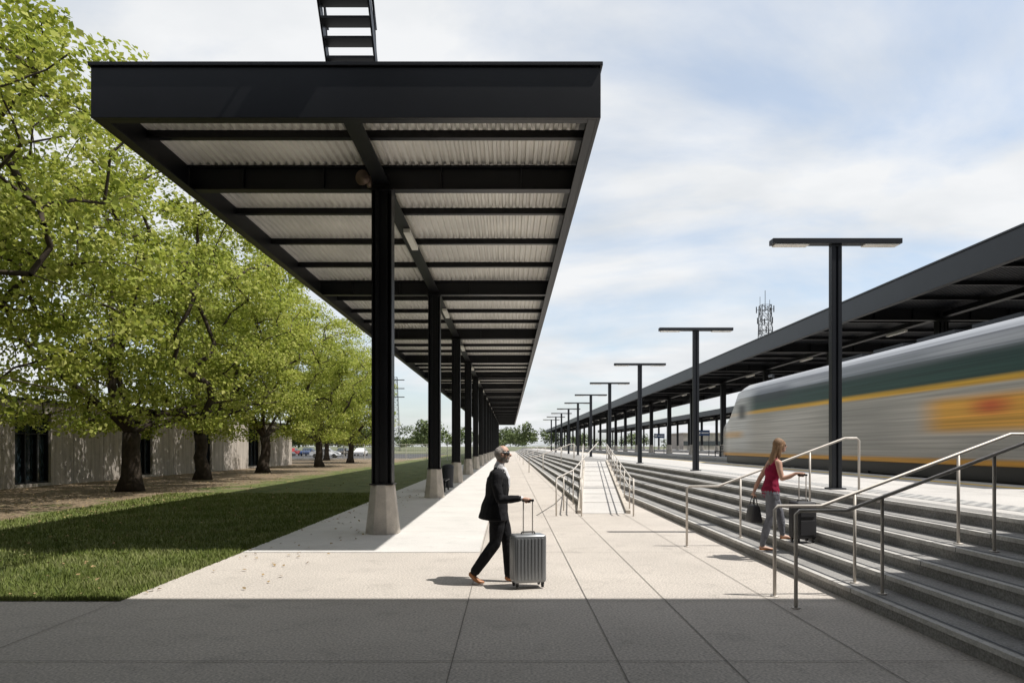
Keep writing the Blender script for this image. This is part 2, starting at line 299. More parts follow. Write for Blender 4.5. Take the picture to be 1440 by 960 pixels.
# ------------------------------------------------------------------ canopies
def canopy(x0,x1,yf,ye,cy0,name,zbase=0.,deck='deck'):
    e=empty(name); xc=(x0+x1)/2; ZB,ZT=6.97,7.84; bay=9.66
    f=MB()
    f.box(x0,x1,yf,yf+.06,ZB,ZT-.06,0); f.box(x0-.03,x1+.03,yf-.04,yf+.10,ZT-.06,ZT,0)
    f.box(x0,x1,ye-.06,ye,ZB,ZT-.06,0)
    for xa,xb in ((x0,x0+.06),(x1-.06,x1)): f.box(xa,xb,yf+.06,ye-.06,ZB,ZT-.06,0)
    f.box(x0-.03,x0+.1,yf+.1,ye,ZT-.06,ZT,0); f.box(x1-.1,x1+.03,yf+.1,ye,ZT-.06,ZT,0)
    f.box(x0+.06,x0+.2,yf+.06,ye-.06,ZB,ZB+.03,0); f.box(x1-.2,x1-.06,yf+.06,ye-.06,ZB,ZB+.03,0); f.box(x0+.2,x1-.2,yf+.06,yf+.2,ZB+.001,ZB+.03,0)
    f.build('fascia',['black' if zbase==0 else 'dgrey'],e,bevel=.006)
    s=MB()
    y=cy0
    while y<ye-1:
        if y>yf+.5:
            s.box(x0+.07,x1-.07,y-.11,y+.11,ZB+.031,ZB+.065); s.box(x0+.07,x1-.07,y-.012,y+.012,ZB+.065,7.46); s.box(x0+.07,x1-.07,y-.11,y+.11,7.46,7.49)
            for xs in (x0+1.2,xc-1.2,xc+1.2,x1-1.2): s.box(xs-.008,xs+.008,y-.1,y+.1,ZB+.065,7.46)
        for k in (1,2,3):
            yy=y+bay*k/4
            if yf+.6<yy<ye-.6:
                s.box(x0+.06,x1-.06,yy-.06,yy+.06,7.34,7.36); s.box(x0+.06,x1-.06,yy-.01,yy+.01,7.36,7.5)
        y+=bay
    if cy0-yf<4: 
        yy=(yf+cy0)/2-.02; s.box(x0+.06,x1-.06,yy-.06,yy+.06,7.34,7.36); s.box(x0+.06,x1-.06,yy-.01,yy+.01,7.36,7.5)
    ys=[yf+.2]+[cy0+bay*i for i in range(int((ye-cy0)/bay)+1)]+[ye-.2]
    for a,c in zip(ys[:-1],ys[1:]):
        if c-a>.4:
            s.box(xc-.15,xc+.15,a+.12,c-.12,ZB+.13,ZB+.16); s.box(xc-.015,xc+.015,a+.12,c-.12,ZB+.16,7.33)
    s.build('steel_frame',['black'],e)
    d=MB(); p=.16; prof=[]; x=x0+.07
    while x<x1-.2: prof+=[(x,7.5),(x+.06,7.5),(x+.08,7.575),(x+.14,7.575)]; x+=p
    vs=[(px,yf+.07,z) for px,z in prof]+[(px,ye-.07,z) for px,z in prof]; n=len(prof)
    d.add(vs,[(i,i+1,n+i+1,n+i) for i in range(n-1)],0)
    d.build('roof_deck',[deck],e)
    r=MB(); r.box(x0+.07,x1-.07,yf+.07,ye-.07,7.6,7.76); r.build('roof',['roofmem'],e)
    c=MB(); cb_=MB(); lf=MB(); i=0; y=cy0
    while y<ye-1:
        if y>yf:
            zc=zbase+1.0
            for sx in (-1,1):
                c.box(xc+sx*.19-.014,xc+sx*.19+.014,y-.17,y+.17,zc,ZB); 
                c.box(xc+sx*.09-.035,xc+sx*.09+.035,y-.19,y-.165,zc,ZB); c.box(xc+sx*.09-.035,xc+sx*.09+.035,y+.165,y+.19,zc,ZB)
            c.box(xc-.175,xc+.175,y-.012,y+.012,zc,ZB); c.box(xc-.05,xc+.05,y-.15,y+.15,zc,ZB-.001)
            c.box(xc-.24,xc+.24,y-.22,y+.22,zc-.005,zc+.025)
            c.box(xc-.24,xc+.24,y-.22,y+.22,ZB-.02,ZB+.008)
            rb,rt=.34,.235; q=.42
            for s0,s1,z0,z1 in ((rb,rt,zbase,zc-.006),):
                def oc(r_): return [(xc-r_,y-r_*q),(xc-r_*q,y-r_),(xc+r_*q,y-r_),(xc+r_,y-r_*q),(xc+r_,y+r_*q),(xc+r_*q,y+r_),(xc-r_*q,y+r_),(xc-r_,y+r_*q)]
                vs=[(a_,b_,z0) for a_,b_ in oc(s0)]+[(a_,b_,z1) for a_,b_ in oc(s1)]
                cb_.add(vs,[tuple(range(7,-1,-1)),tuple(range(8,16))]+[(k,(k+1)%8,8+(k+1)%8,8+k) for k in range(8)])
            ya=y+bay*.5
            if ya<ye-3:
                lf.box(xc+.0,xc+.16,ya-.75-1.4,ya+.75-1.4,ZB+.02,ZB+.115)
        y+=bay; i+=1
    c.build('columns',['black'],e); cb_.build('column_bases',['conc'],e,bevel=.015); lf.build('light_fixtures',['lampw'],e)
    return e
e=canopy(-6.62,1.45,10.8,168,14.0,'platform_canopy')
b=MB()
b.tube([(-2.83,13.7,7.12),(-2.86,13.62,7.1),(-2.88,13.52,7.08),(-2.9,13.46,7.07)],[.05,.07,.12,.15],14); b.box(-2.86,-2.78,13.7,13.82,7.0,7.2)
b.build('loudspeaker',['rail'],e,True)
canopy(14.0,22.0,-12,262,-10.2,'platform_canopy',.93,'dgrey')
canopy(34.0,42.0,-12,262,-10.2,'platform_canopy',.93,'dgrey')

# station roof behind/above the camera, casts the foreground shadow
e=empty('station_building')
b=MB(); b.box(-34,34,-30,6.82,9.0,9.62); b.build('roof',['dgrey'],e)
b=MB(); b.box(-33,33,-29,-12,0.012,9.0); b.build('walls',['wall'],e)
b=MB()
for x in (-24,-12,12,24): b.box(x-.3,x+.3,-3.3,-2.7,.012 if x<6 else .94,9.0)
b.build('columns',['black'],e)

# roof stair linking the two roofs
e=empty('roof_stair'); b=MB()
p0=Vector((-2.62,11.62,7.85)); p1=Vector((-2.62,10.25,9.62)); wdt=.40
for sx in (-wdt,wdt):
    o=Vector((sx,0,0)); b.beam(p0+o,p1+o,.03,.2)
    b.beam(p0+o+Vector((0,-.25,.85)),p1+o+Vector((0,-.25,.85)),.035,.035)
    for t in (.15,.5,.95):
        q=p0.lerp(p1,t)+o; b.beam(q,q+Vector((0,-.25,.85)),.03,.03)
    b.beam(Vector((-2.62+sx,10.25,9.6)),Vector((-2.62+sx,6.8,9.6)),.03,.15); b.beam(Vector((-2.62+sx,10.0,10.5)),Vector((-2.62+sx,6.8,10.5)),.035,.035)
for k in range(8):
    q=p0.lerp(p1,(k+.5)/8); b.box(q.x-wdt+.02,q.x+wdt-.02,q.y-.13,q.y+.13,q.z-.02,q.z+.02)
for k in range(14): b.box(-2.62-wdt+.02,-2.62+wdt-.02,6.9+k*.24,7.0+k*.24,9.6,9.63)
b.build('stair_steel',['black'],e)

# ------------------------------------------------------------------ lamps
b=MB()
b.box(-.10,-.025,-.07,.07,0,4.78); b.box(.025,.10,-.07,.07,0,4.78); b.box(-.026,.026,-.03,.03,0,4.78)
b.box(-.16,.16,-.13,.13,0,.03); b.box(-.1,.1,-.07,.07,4.78,4.83)
b.box(-1.27,1.27,-.11,.11,4.83,4.93); 
b.box(-1.22,-.55,-.095,.095,4.80,4.829,1); b.box(.55,1.22,-.095,.095,4.80,4.829,1)
l0=b.build('platform_lamp',['dgrey','lampw'],bevel=.006)
l0.location=(6.45,13.5,.93)
for k in range(1,10): dup(l0,'platform_lamp',(6.45,13.5+10.1*k,.93))

# ------------------------------------------------------------------ handrails
def handrail(y,x0,name='handrail',z0=0):
    b=MB(); rs=.021
    a=x0-.75; top=[(a,y,0),(a,y,1.03),(a+.04,y,1.07),(x0-.2,y,1.07),(x0+2.05,y,1.92),(x0+2.26,y,1.92),(x0+2.3,y,1.88),(x0+2.3,y,.93)]
    b.tube(top,rs,10)
    for px,i in ((x0+.2,1),(x0+1.43,4)):
        zt=1.07+(px-x0+.2)*.378; b.tube([(px,y,RZ*i),(px,y,zt)],.018,10)
    for px,z in ((a,0),(x0+.2,RZ),(x0+1.43,RZ*4),(x0+2.3,.93)): b.cyl((px,y,z+.006),(0,0,1),.05,.012,16)
    return b.build(name,['steel'],None,True)
for y in (7.5,8.1): handrail(y,3.9)
handrail(12.1,3.9)
for y in (46,46.6,66,86,106): handrail(y,2.1)
def ramprail(xa,xb):
    b=MB(); n=9; pa=Vector((xa,17.7,0)); pb=Vector((xb,38.2,.94))
    for h in (.95,.65):
        b.tube([pa+Vector((0,-.35,h))]+[pa.lerp(pb,t)+Vector((0,0,h)) for t in np.linspace(0,1,4)],.02,8)
    b.tube([pa+Vector((0,-.35,.95)),pa+Vector((0,-.35,.0))],.02,8)
    for t in np.linspace(0.03,1,n):
        q=pa.lerp(pb,t); b.tube([q,q+Vector((0,0,.95))],.018,8)
    b.build('handrail',['steel'],None,True)
ramprail(1.84,4.14); ramprail(3.16,5.46)
b=MB(); b.tube([(1.2,17.4,0),(1.2,17.4,.93),(1.24,17.5,.97),(1.95,20.8,1.05),(4.3,33,1.98)],.02,8); b.tube([(1.5,18.8,0),(1.5,18.8,.98)],.018,8); b.tube([(1.95,20.8,0),(1.95,20.8,1.05)],.018,8)
b.build('handrail',['steel'],None,True)

# ------------------------------------------------------------------ locomotive
def trainmat():
    m,nt,bs=newmat('train_livery'); bs.inputs['Roughness'].default_value=.35
    tc=nt.nodes.new('ShaderNodeTexCoord'); s=nt.nodes.new('ShaderNodeSeparateXYZ'); L(nt,tc.outputs['Object'],s.inputs[0])
    mr=nt.nodes.new('ShaderNodeMapRange'); mr.inputs[1].default_value=1.0; mr.inputs[2].default_value=5.0; L(nt,s.outputs[2],mr.inputs[0])
    r=nt.nodes.new('ShaderNodeValToRGB'); els=r.color_ramp.elements
    def P(z): return (z-1)/4
    stops=[(1.0,(.02,.02,.02)),(1.29,(.03,.03,.03)),(1.33,(.72,.34,.03)),(1.42,(.72,.34,.03)),(1.50,(.44,.415,.37)),(2.3,(.50,.475,.43)),(3.22,(.45,.43,.385)),(3.30,(.74,.42,.05)),(3.37,(.64,.38,.05)),(3.46,(.03,.075,.065)),(3.92,(.025,.06,.055)),(4.06,(.12,.14,.15)),(4.22,(.42,.43,.44)),(4.45,(.28,.29,.31)),(4.7,(.52,.53,.55))]
    els[0].position=P(stops[0][0]); els[0].color=(*stops[0][1],1); els[1].position=P(stops[-1][0]); els[1].color=(*stops[-1][1],1)
    for z,c in stops[1:-1]:
        k=els.new(P(z)); k.color=(*c,1)
    L(nt,mr.outputs[0],r.inputs[0]); col=r.outputs[0]
    def ss(sock,a,b_):
        q=nt.nodes.new('ShaderNodeMapRange'); q.interpolation_type='SMOOTHSTEP'; q.inputs[1].default_value=a; q.inputs[2].default_value=b_; L(nt,sock,q.inputs[0]); return q.outputs[0]
    def mul(a,b_):
        q=nt.nodes.new('ShaderNodeMath'); q.operation='MULTIPLY'; L(nt,a,q.inputs[0]); L(nt,b_,q.inputs[1]); return q.outputs[0]
    def patch(col,c,y0,y1,sy,z0,z1,sz,st=1.):
        f=mul(mul(ss(s.outputs[1],y0-sy,y0+sy),ss(s.outputs[1],y1+sy,y1-sy)),mul(ss(s.outputs[2],z0-sz,z0+sz),ss(s.outputs[2],z1+sz,z1-sz)))
        k=nt.nodes.new('ShaderNodeMath'); k.operation='MULTIPLY'; k.inputs[1].default_value=st; L(nt,f,k.inputs[0])
        x=nt.nodes.new('ShaderNodeMix'); x.data_type='RGBA'; L(nt,k.outputs[0],x.inputs[0]); L(nt,col,x.inputs[6]); x.inputs[7].default_value=(*c,1); return x.outputs[2]
    col=patch(col,(.85,.42,.04),14.2,18.3,.8,2.15,3.0,.14,.9)
    col=patch(col,(.60,.07,.04),15.4,16.5,.6,2.55,2.9,.14,.8)
    col=patch(col,(.22,.22,.21),19.8,24.5,1.2,1.7,3.1,.2,.4)
    col=patch(col,(.60,.58,.54),26,29,1.2,1.6,3.1,.2,.5)
    col=patch(col,(.16,.16,.16),13,17,1.0,1.6,2.0,.1,.3)
    col=patch(col,(.03,.04,.05),27.5,31.5,.9,3.75,4.3,.1,.8)
    col=patch(col,(.10,.12,.13),18,24,1.2,3.95,4.4,.1,.6)
    col=patch(col,(.66,.66,.64),32,41,1.1,1.6,6,.15,.7)
    col=patch(col,(.02,.025,.03),32.5,33.5,.5,3.1,3.75,.12,.85)
    col=patch(col,(.7,.36,.04),33,36,.8,2.2,2.5,.1,.6)
    n=nt.nodes.new('ShaderNodeTexNoise'); mp=nt.nodes.new('ShaderNodeMapping'); mp.inputs['Scale'].default_value=(1,.09,9); L(nt,tc.outputs['Object'],mp.inputs[0]); L(nt,mp.outputs[0],n.inputs[0]); n.inputs['Scale'].default_value=1.6; n.inputs['Detail'].default_value=4
    q=nt.nodes.new('ShaderNodeMapRange'); q.inputs[1].default_value=.3;q.inputs[2].default_value=.7;q.inputs[3].default_value=.66;q.inputs[4].default_value=1.15; L(nt,n.outputs['Fac'],q.inputs[0])
    v=nt.nodes.new('ShaderNodeVectorMath'); v.operation='SCALE'; L(nt,col,v.inputs[0]); L(nt,q.outputs[0],v.inputs['Scale']); L(nt,v.outputs[0],bs.inputs['Base Color'])
    L(nt,ss(s.outputs[1],37.2,34.9),bs.inputs['Alpha'])
    return m
M['train']=trainmat()
e=empty('locomotive'); b=MB()
def sec(y,hw,zt,sh,zb=1.3):
    cx=12.75; zs=zt-sh
    return [(cx-hw,y,zb),(cx-hw,y,zs),(cx-hw+.12,y,zs+sh*.55),(cx-hw+.45,y,zt-.06*sh),(cx-hw+.9,y,zt),(cx+hw-.9,y,zt),(cx+hw-.45,y,zt-.06*sh),(cx+hw-.12,y,zs+sh*.55),(cx+hw,y,zs),(cx+hw,y,zb)]
secs=[sec(13.2,1.5,4.78,.7),sec(33.2,1.5,4.78,.7),sec(33.9,1.5,4.70,.75),sec(34.8,1.48,3.8,.55),sec(35.3,1.45,3.35,.4),sec(36.1,1.40,3.15,.4),sec(36.5,1.32,2.8,.4),sec(36.65,1.25,2.3,.3,1.35)]
vs=[p for s_ in secs for p in s_]; n=10
fs=[(i*n+k,i*n+(k+1)%n,(i+1)*n+(k+1)%n,(i+1)*n+k) for i in range(len(secs)-1) for k in range(n)]
b.add(vs,fs); b.add(secs[0],[tuple(range(n))]); b.add(secs[-1],[tuple(range(n-1,-1,-1))])
b.build('body',['train'],e,bevel=.02)
b=MB(); 
for xa,xb in ((11.75,12.68),(12.82,13.75)):
    b.add([(xa,34.74,3.92),(xb,34.74,3.92),(xb,34.06,4.58),(xa,34.06,4.58)],[(0,1,2,3)])
b.build('windows',['glass'],e)
b=MB(); b.box(11.35,14.15,13.4,35.6,.95,1.3); b.box(11.3,14.2,21.5,26.5,.66,1.0); b.box(11.6,13.9,35.6,36.2,.72,1.3)
for yy in (15.4,17.6,29.6,31.9):
    for x in (11.95,13.55): b.cyl((x,yy,1.1),(1,0,0),.5,.14,24)
for yy in (16.5,30.7): b.box(11.4,11.6,yy-1.9,yy+1.9,.85,1.15)
b.build('running_gear',['dark'],e)
b=MB()
for yy in (16,18.4,20.8,23.2): b.box(12.0,13.5,yy,yy+1.7,4.785,4.92)
b.tube([(12.0,31,4.78),(12.0,31,4.98),(12,31.5,5.0)],.06)
b.build('roof_equipment',['dgrey'],e)
e=empty('passenger_coach'); b=MB()
b.add([p for s_ in [sec(-13,1.5,4.6,.7),sec(12.4,1.5,4.6,.7)] for p in s_],[(k,(k+1)%n,n+(k+1)%n,n+k) for k in range(n)]+[tuple(range(n)),tuple(range(2*n-1,n-1,-1))])
b.build('body',['train'],e)
b=MB()
for y in np.arange(-12,11,2): b.box(11.235,11.246,y,y+1.4,2.5,3.2)
b.build('windows',['glass'],e); b=MB(); b.box(11.4,14.1,-12.5,12.3,.9,1.3); b.build('running_gear',['dark'],e)

# ------------------------------------------------------------------ low building
e=empty('concrete_building'); b=MB(); H=3.75; wy=[(12.5,15),(20,22.4),(29,31.3),(38.3,40.2),(45.6,48.2),(55,57.5)]
y=2.0
for a,c in wy+[(66,None)]:
    b.box(-21.5,-21,y,a,-.02,H); 
    if c is None: break
    b.box(-21.5,-21,a,c,3.25,H); b.box(-21.45,-21.02,a,c,-.02,.12); y=c
b.box(-44,-21.5,65.6,66,-.02,H); b.box(-44,-21.5,2,2.4,-.02,H); b.box(-44,-43.6,2.4,65.6,-.02,H)
b.build('walls',['wall'],e)
b=MB(); b.box(-44.1,-20.93,1.9,66.1,H,H+.14); b.build('roof',['dgrey'],e)
b=MB()
for yy in np.arange(3.5,65,2.45):
    if not any(a-.1<yy<c+.1 for a,c in wy): b.box(-20.999,-20.995,yy-.012,yy+.012,0,H-.01)
b.build('panel_joints',['joint'],e)
b=MB(); g=MB()
for a,c in wy:
    g.box(-21.3,-21.28,a,c,.12,3.25)
    for yy in (a,a+(c-a)*.33,a+(c-a)*.66,c-.07): b.box(-21.33,-21.12,yy,yy+.07,.12,3.25)
    b.box(-21.32,-21.13,a+.07,c-.07,.12,.2); b.box(-21.32,-21.13,a+.07,c-.07,3.17,3.25); b.box(-21.31,-21.14,a+.07,c-.07,2.3,2.35)
b.build('window_frames',['black'],e); g.build('window_glass',['glass'],e)

# ------------------------------------------------------------------ trees
def leafmesh(name,P,sizes,mat_,up=.5,rs=rng,out=None):
    N=len(P)
    nrm=rs.normal(0,1,(N,3)); nrm[:,2]=np.abs(nrm[:,2])+up
    if out is not None: nrm+=out*.6
    nrm/=np.linalg.norm(nrm,axis=1)[:,None]
    t=rs.normal(0,1,(N,3)); t-= (t*nrm).sum(1)[:,None]*nrm; t/=np.linalg.norm(t,axis=1)[:,None]; u=np.cross(nrm,t)
    s=sizes[:,None]
    v=np.empty((N,4,3)); v[:,0]=P-t*s*.5; v[:,1]=P+u*s*.36+nrm*s*.08; v[:,2]=P+t*s*.5-nrm*s*.05; v[:,3]=P-u*s*.36+nrm*s*.08
    me=bpy.data.meshes.new(name); me.vertices.add(N*4); me.vertices.foreach_set('co',v.ravel())
    me.loops.add(N*4); me.loops.foreach_set('vertex_index',np.arange(N*4,dtype=np.int32))
    me.polygons.add(N); me.polygons.foreach_set('loop_start',np.arange(N,dtype=np.int32)*4)
    me.update(calc_edges=True); me.materials.append(mat_); return me
def make_tree(seed,h,Rr,ncl=225,lpc=215,lean=(0,0)):
    rs=np.random.default_rng(seed)
    nodes=[(np.array([0,0,-.05]),-1)]; 
    def addn(p,par): nodes.append((np.array(p,float),par)); return len(nodes)-1
    k=0; zf=2.2+rs.random()*.4
    for z in (.6,1.2,1.8,zf): k=addn([lean[0]*z+rs.normal(0,.05),lean[1]*z+rs.normal(0,.05),z],k)
    fork=k
    kk=fork
    for z in np.linspace(zf+1,h*.8,7): kk=addn(nodes[kk][0]*np.array([1,1,0])+[rs.normal(0,.25),rs.normal(0,.25),z],kk)
    nl=7
    for i in range(nl):
        a=i*2*math.pi/nl+rs.normal(0,.25); kk=fork; tilt=.35+.75*rs.random(); r=0; z=zf
        if i%3==2: kk=fork+2; z=zf+2
        p=nodes[kk][0].copy()
        for s_ in range(6):
            d=np.array([math.cos(a)*math.cos(tilt),math.sin(a)*math.cos(tilt),math.sin(tilt)]); p=p+d*(Rr*.15+.15); tilt+=rs.normal(-.02,.18); a+=rs.normal(0,.2)
            kk=addn(p,kk)
    zc=(h+2.2)/2; rz=(h-2.2)/2
    cl=[]; tries=0
    ph=rs.random(6)*6.28
    while len(cl)<ncl and tries<20000:
        tries+=1
        d=rs.normal(0,1,3); d/=np.linalg.norm(d)
        az=math.atan2(d[1],d[0]); lump=1+.13*math.sin(3*az+ph[0]+2*d[2])+.11*math.sin(5*az+ph[1]-4*d[2])+.10*math.sin(7*d[2]+ph[2])
        rr=(.35+.65*rs.random()**.5)*lump
        q=np.array([d[0]*Rr*rr,d[1]*Rr*rr,zc+d[2]*rz*rr])
        if d[2]<0: q[0]*=1+.25*(-d[2]); q[1]*=1+.25*(-d[2])
        if q[2]<2.35 or (q[2]<3.2 and q[0]**2+q[1]**2<3): continue
        if all(np.linalg.norm(q-c)>.95 for c in cl): cl.append(q)
    cl.sort(key=lambda c:np.linalg.norm(c-nodes[fork][0]))
    tips=[]
    for c in cl:
        P_=np.array([n_[0] for n_ in nodes[fork:]]); dd=np.linalg.norm(P_-c,axis=1)+.25*np.maximum(0,P_[:,2]-c[2]); j=int(dd.argmin())+fork
        p=nodes[j][0]; mid=(p+c)/2+np.array([rs.normal(0,.12),rs.normal(0,.12),.12]); m_=addn(mid,j); t=addn(c,m_); tips.append(t)
    cnt=np.zeros(len(nodes))
    for t in range(len(nodes)): cnt[t]+=1 if t in tips else 0
    for i in range(len(nodes)-1,0,-1): cnt[nodes[i][1]]+=max(cnt[i],.5)
    rad=.016*np.maximum(cnt,.5)**.57; rad=np.minimum(rad,.34)
    b=MB()
    tr=[nodes[i][0] for i in range(0,fork+1)]; b.tube(tr,[.55,.37,.33,.31,.33],14,0)
    for i in range(fork+1,len(nodes)):
        j=nodes[i][1]; b.tube([nodes[j][0],nodes[i][0]],[min(rad[j],rad[i]*1.5),rad[i]],6 if rad[i]>.04 else 4,0,False)
    P=[];O=[]
    for c in cl:
        n_=int(lpc*(.4+1.2*rs.random())); g=rs.normal(0,1,(n_,3)); g/=np.linalg.norm(g,axis=1)[:,None]
        rr=rs.random(n_)**.45; R0=.65+.6*rs.random(); q=g*rr[:,None]*np.array([R0,R0,R0*.55]); q[:,2]-= .25*(q[:,0]**2+q[:,1]**2)*.6
        P.append(c+q); o=c-np.array([0,0,zc]); O.append(np.tile(o/np.linalg.norm(o),(n_,1)))
    P=np.concatenate(P);O=np.concatenate(O)
    lm=leafmesh('crown',P,.11+.09*rs.random(len(P)),M['leaf'],.4,rs,O)
    return b,lm
variants=[]
for sdv,h,rr,ln in ((11,14.6,5.6,(.03,-.02)),(23,14.2,5.4,(-.05,.02)),(37,14.2,5.4,(.06,.03))):
    variants.append(make_tree(sdv,h,rr,lean=ln))
tm=[]
def place_tree(vi,loc,rz,sc=1.):
    e=empty('linden_tree',loc); e.rotation_euler=(0,0,rz); e.scale=(sc,)*3
    bb,lm=variants[vi]
    if len(tm)<=vi or tm[vi] is None:
        while len(tm)<=vi: tm.append(None)
        o=bb.build('trunk_and_limbs',['bark'],e,True); tm[vi]=o.data
    else:
        o=bpy.data.objects.new('trunk_and_limbs',tm[vi]); scene.collection.objects.link(o); o.parent=e
    c=bpy.data.objects.new('crown',lm); scene.collection.objects.link(c); c.parent=e
for vi,loc,rz,sc in ((1,(-15.9,16.2,0),2.2,1.16),(0,(-15.1,27.2,0),1.1,1.02),(2,(-16.4,36.5,0),2.6,.98),(1,(-16.6,46,0),4.0,.98),(0,(-16.4,59,0),3.1,.92),(2,(-17,73,0),.6,.9),(1,(-23,86,0),5.2,.9),(2,(-27,26,0),4.9,1.0)):
    place_tree(vi,loc,rz,sc)
# fallen leaves
N=2600; fx=-4.7-rng.random(N)**.7*15; fy=8+rng.random(N)**1.4*40
near=rng.random(N)<.04; fx[near]=-4.4+rng.random(near.sum())*1.5; fy[near]=8.2+rng.random(near.sum())*20
P=np.stack([fx,fy,np.full(N,.025)],1)
me=leafmesh('fallen_leaves',P,.05+.04*rng.random(N),M['litter'],2.5,rng); o=bpy.data.objects.new('fallen_leaves',me); scene.collection.objects.link(o)
def distant():
    rs=np.random.default_rng(5); P=[];S_=[]
    def blob(x,y,h,r,n_):
        z0=h*.2
        for _ in range(9):
            c=np.array([x+rs.normal(0,r*.45),y+rs.normal(0,r*.45),z0+(h-z0)*(.25+.6*rs.random())]); g=rs.normal(0,1,(n_//9,3)); g/=np.linalg.norm(g,axis=1)[:,None]
            P.append(c+g*(rs.random(n_//9)**.4)[:,None]*np.array([r*.5,r*.5,h*.2])); S_.append(.5+.5*rs.random(n_//9))
    for _ in range(110):
        x=rs.uniform(-190,20); y=rs.uniform(250,330); blob(x,y,5+6*rs.random(),3.5+2*rs.random(),420)
    for _ in range(60):
        x=rs.uniform(30,330); y=rs.uniform(300,360); blob(x,y,4+5*rs.random(),3.5+2*rs.random(),380)
    for _ in range(34):
        x=rs.uniform(-95,-24); y=rs.uniform(165,200); blob(x,y,5+4*rs.random(),3+2*rs.random(),500)
    blob(5,210,9,3,700); blob(-34,170,11,4.5,900); blob(-22,190,9.5,4,900)
    P_=np.concatenate(P); s=np.concatenate(S_)
    me=leafmesh('distant_trees',P_,s,M['leafd'],.4,rs); o=bpy.data.objects.new('distant_trees',me); scene.collection.objects.link(o)
distant()

# ------------------------------------------------------------------ background items
def car_mesh(colmat):
    b=MB(); prof=[(-2.2,.35),(-2.25,.75),(-1.95,.95),(-1.35,1.0),(-.75,1.42),(.55,1.45),(1.25,1.02),(2.05,.88),(2.25,.65),(2.22,.35)]
    n=len(prof); 
    def hw(z): return .88 if z<1.01 else .7
    vs=[(x,-hw(z),z) for x,z in prof]+[(x,hw(z),z) for x,z in prof]
    b.add(vs,[tuple(range(n)),tuple(range(2*n-1,n-1,-1))]+[(i,(i+1)%n,n+(i+1)%n,n+i) for i in range(n)],0)
    for sy in (-1,1):
        b.add([(-1.2,sy*.885,1.02),(-.75,sy*.73,1.36),(.5,sy*.73,1.38),(1.05,sy*.885,1.02)],[(0,1,2,3)],1)
        for x in (-1.4,1.4): b.cyl((x,sy*.82,.33),(0,1,0),.33,.2,18,2)
    b.add([(1.27,-.64,1.03),(1.27,.64,1.03),(.63,.6,1.42),(.63,-.6,1.42)],[(0,1,2,3)],1)
    return b,[colmat,'glass','tire']
cols=[('car_white',(.7,.7,.7)),('car_grey',(.15,.16,.17)),('car_red',(.3,.02,.02)),('car_blue',(.03,.06,.15)),('car_silver',(.4,.41,.42)),('car_black',(.02,.02,.02))]
for nme,c in cols:
    M[nme]=mat(nme,c,.25,.1,.03,1)
k=0
for x in (-46,-42.8,-39.6,-36.5,-33.3,-30.2,-27):
    b,ms=car_mesh(cols[k%6][0]); o=b.build('parked_car',ms,bevel=.04); o.location=(x,124+random.random(),0); o.rotation_euler=(0,0,R(90)+random.uniform(-.03,.03)+(math.pi if k%2 else 0)); k+=1
for x in (-60,-52,-35,-28):
    b,ms=car_mesh(cols[(k+2)%6][0]); o=b.build('parked_car',ms,bevel=.04); o.location=(x,104,0); o.rotation_euler=(0,0,random.uniform(-.1,.1)); k+=1
b=MB()
for x in np.arange(-26,-4.9,2.6): b.tube([(x,86,0),(x,86,2.0)],.035,6)
for z in (2.0,1.0,.1): b.tube([(-26,86,z),(-5,86,z)],.02,5)
for x in np.arange(-26,-5,.22): b.beam((x,86.03,.1),(x,86.03,1.95),.012,.012)
for z in np.arange(.3,1.9,.22): b.beam((-26,86.05,z),(-5,86.05,z),.012,.012)
b.build('chain_link_fence',['steel'])
b=MB()
for y in np.arange(86,230,2.6): b.tube([(-5.2,y,0),(-5.2,y,2.0)],.035,6)
for z in (2.0,1.0,.1): b.tube([(-5.2,86,z),(-5.2,230,z)],.02,5)
b.build('chain_link_fence',['steel'])
def tower(name,x,y,hgt,w0,w1,ant=True):
    b=MB(); n_=int(hgt/1.6)
    def cor(t): 
        w_=w0+(w1-w0)*t; z=hgt*t; return [Vector((x-w_/2,y-w_/2,z)),Vector((x+w_/2,y-w_/2,z)),Vector((x+w_/2,y+w_/2,z)),Vector((x-w_/2,y+w_/2,z))]
    for i in range(n_):
        a=cor(i/n_);c=cor((i+1)/n_)
        for k in range(4):
            b.beam(a[k],c[k],.10,.10); b.beam(a[k],c[(k+1)%4],.05,.05); b.beam(a[(k+1)%4],c[k],.05,.05); b.beam(c[k],c[(k+1)%4],.06,.06)
    if ant:
        for z,r_ in ((hgt-.8,1.5),(hgt-2.6,1.3),(hgt-4.4,1.2)):
            for a in range(5):
                an=a*math.pi/2.5+z; p=Vector((x+math.cos(an)*r_,y+math.sin(an)*r_,z)); b.beam(Vector((x,y,z)),p,.06,.06); b.box(p.x-.07,p.x+.07,p.y-.07,p.y+.07,z-.55,z+.55)
        b.tube([(x,y,hgt),(x,y,hgt+2.6)],.05,5); b.tube([(x-.9,y,hgt-1),(x-.9,y,hgt+1.5)],.04,5); b.tube([(x+.8,y,hgt-1),(x+.8,y,hgt+1.0)],.04,5)
    else:
        for z in (hgt-1,hgt-4,hgt-7): b.beam((x-3.2,y,z),(x+3.2,y,z),.2,.3)
    b.build(name,['dgrey'])
tower('radio_tower',45,120,26.5,2.6,1.6)
tower('transmission_tower',-40,240,26,3.2,1.2,False)
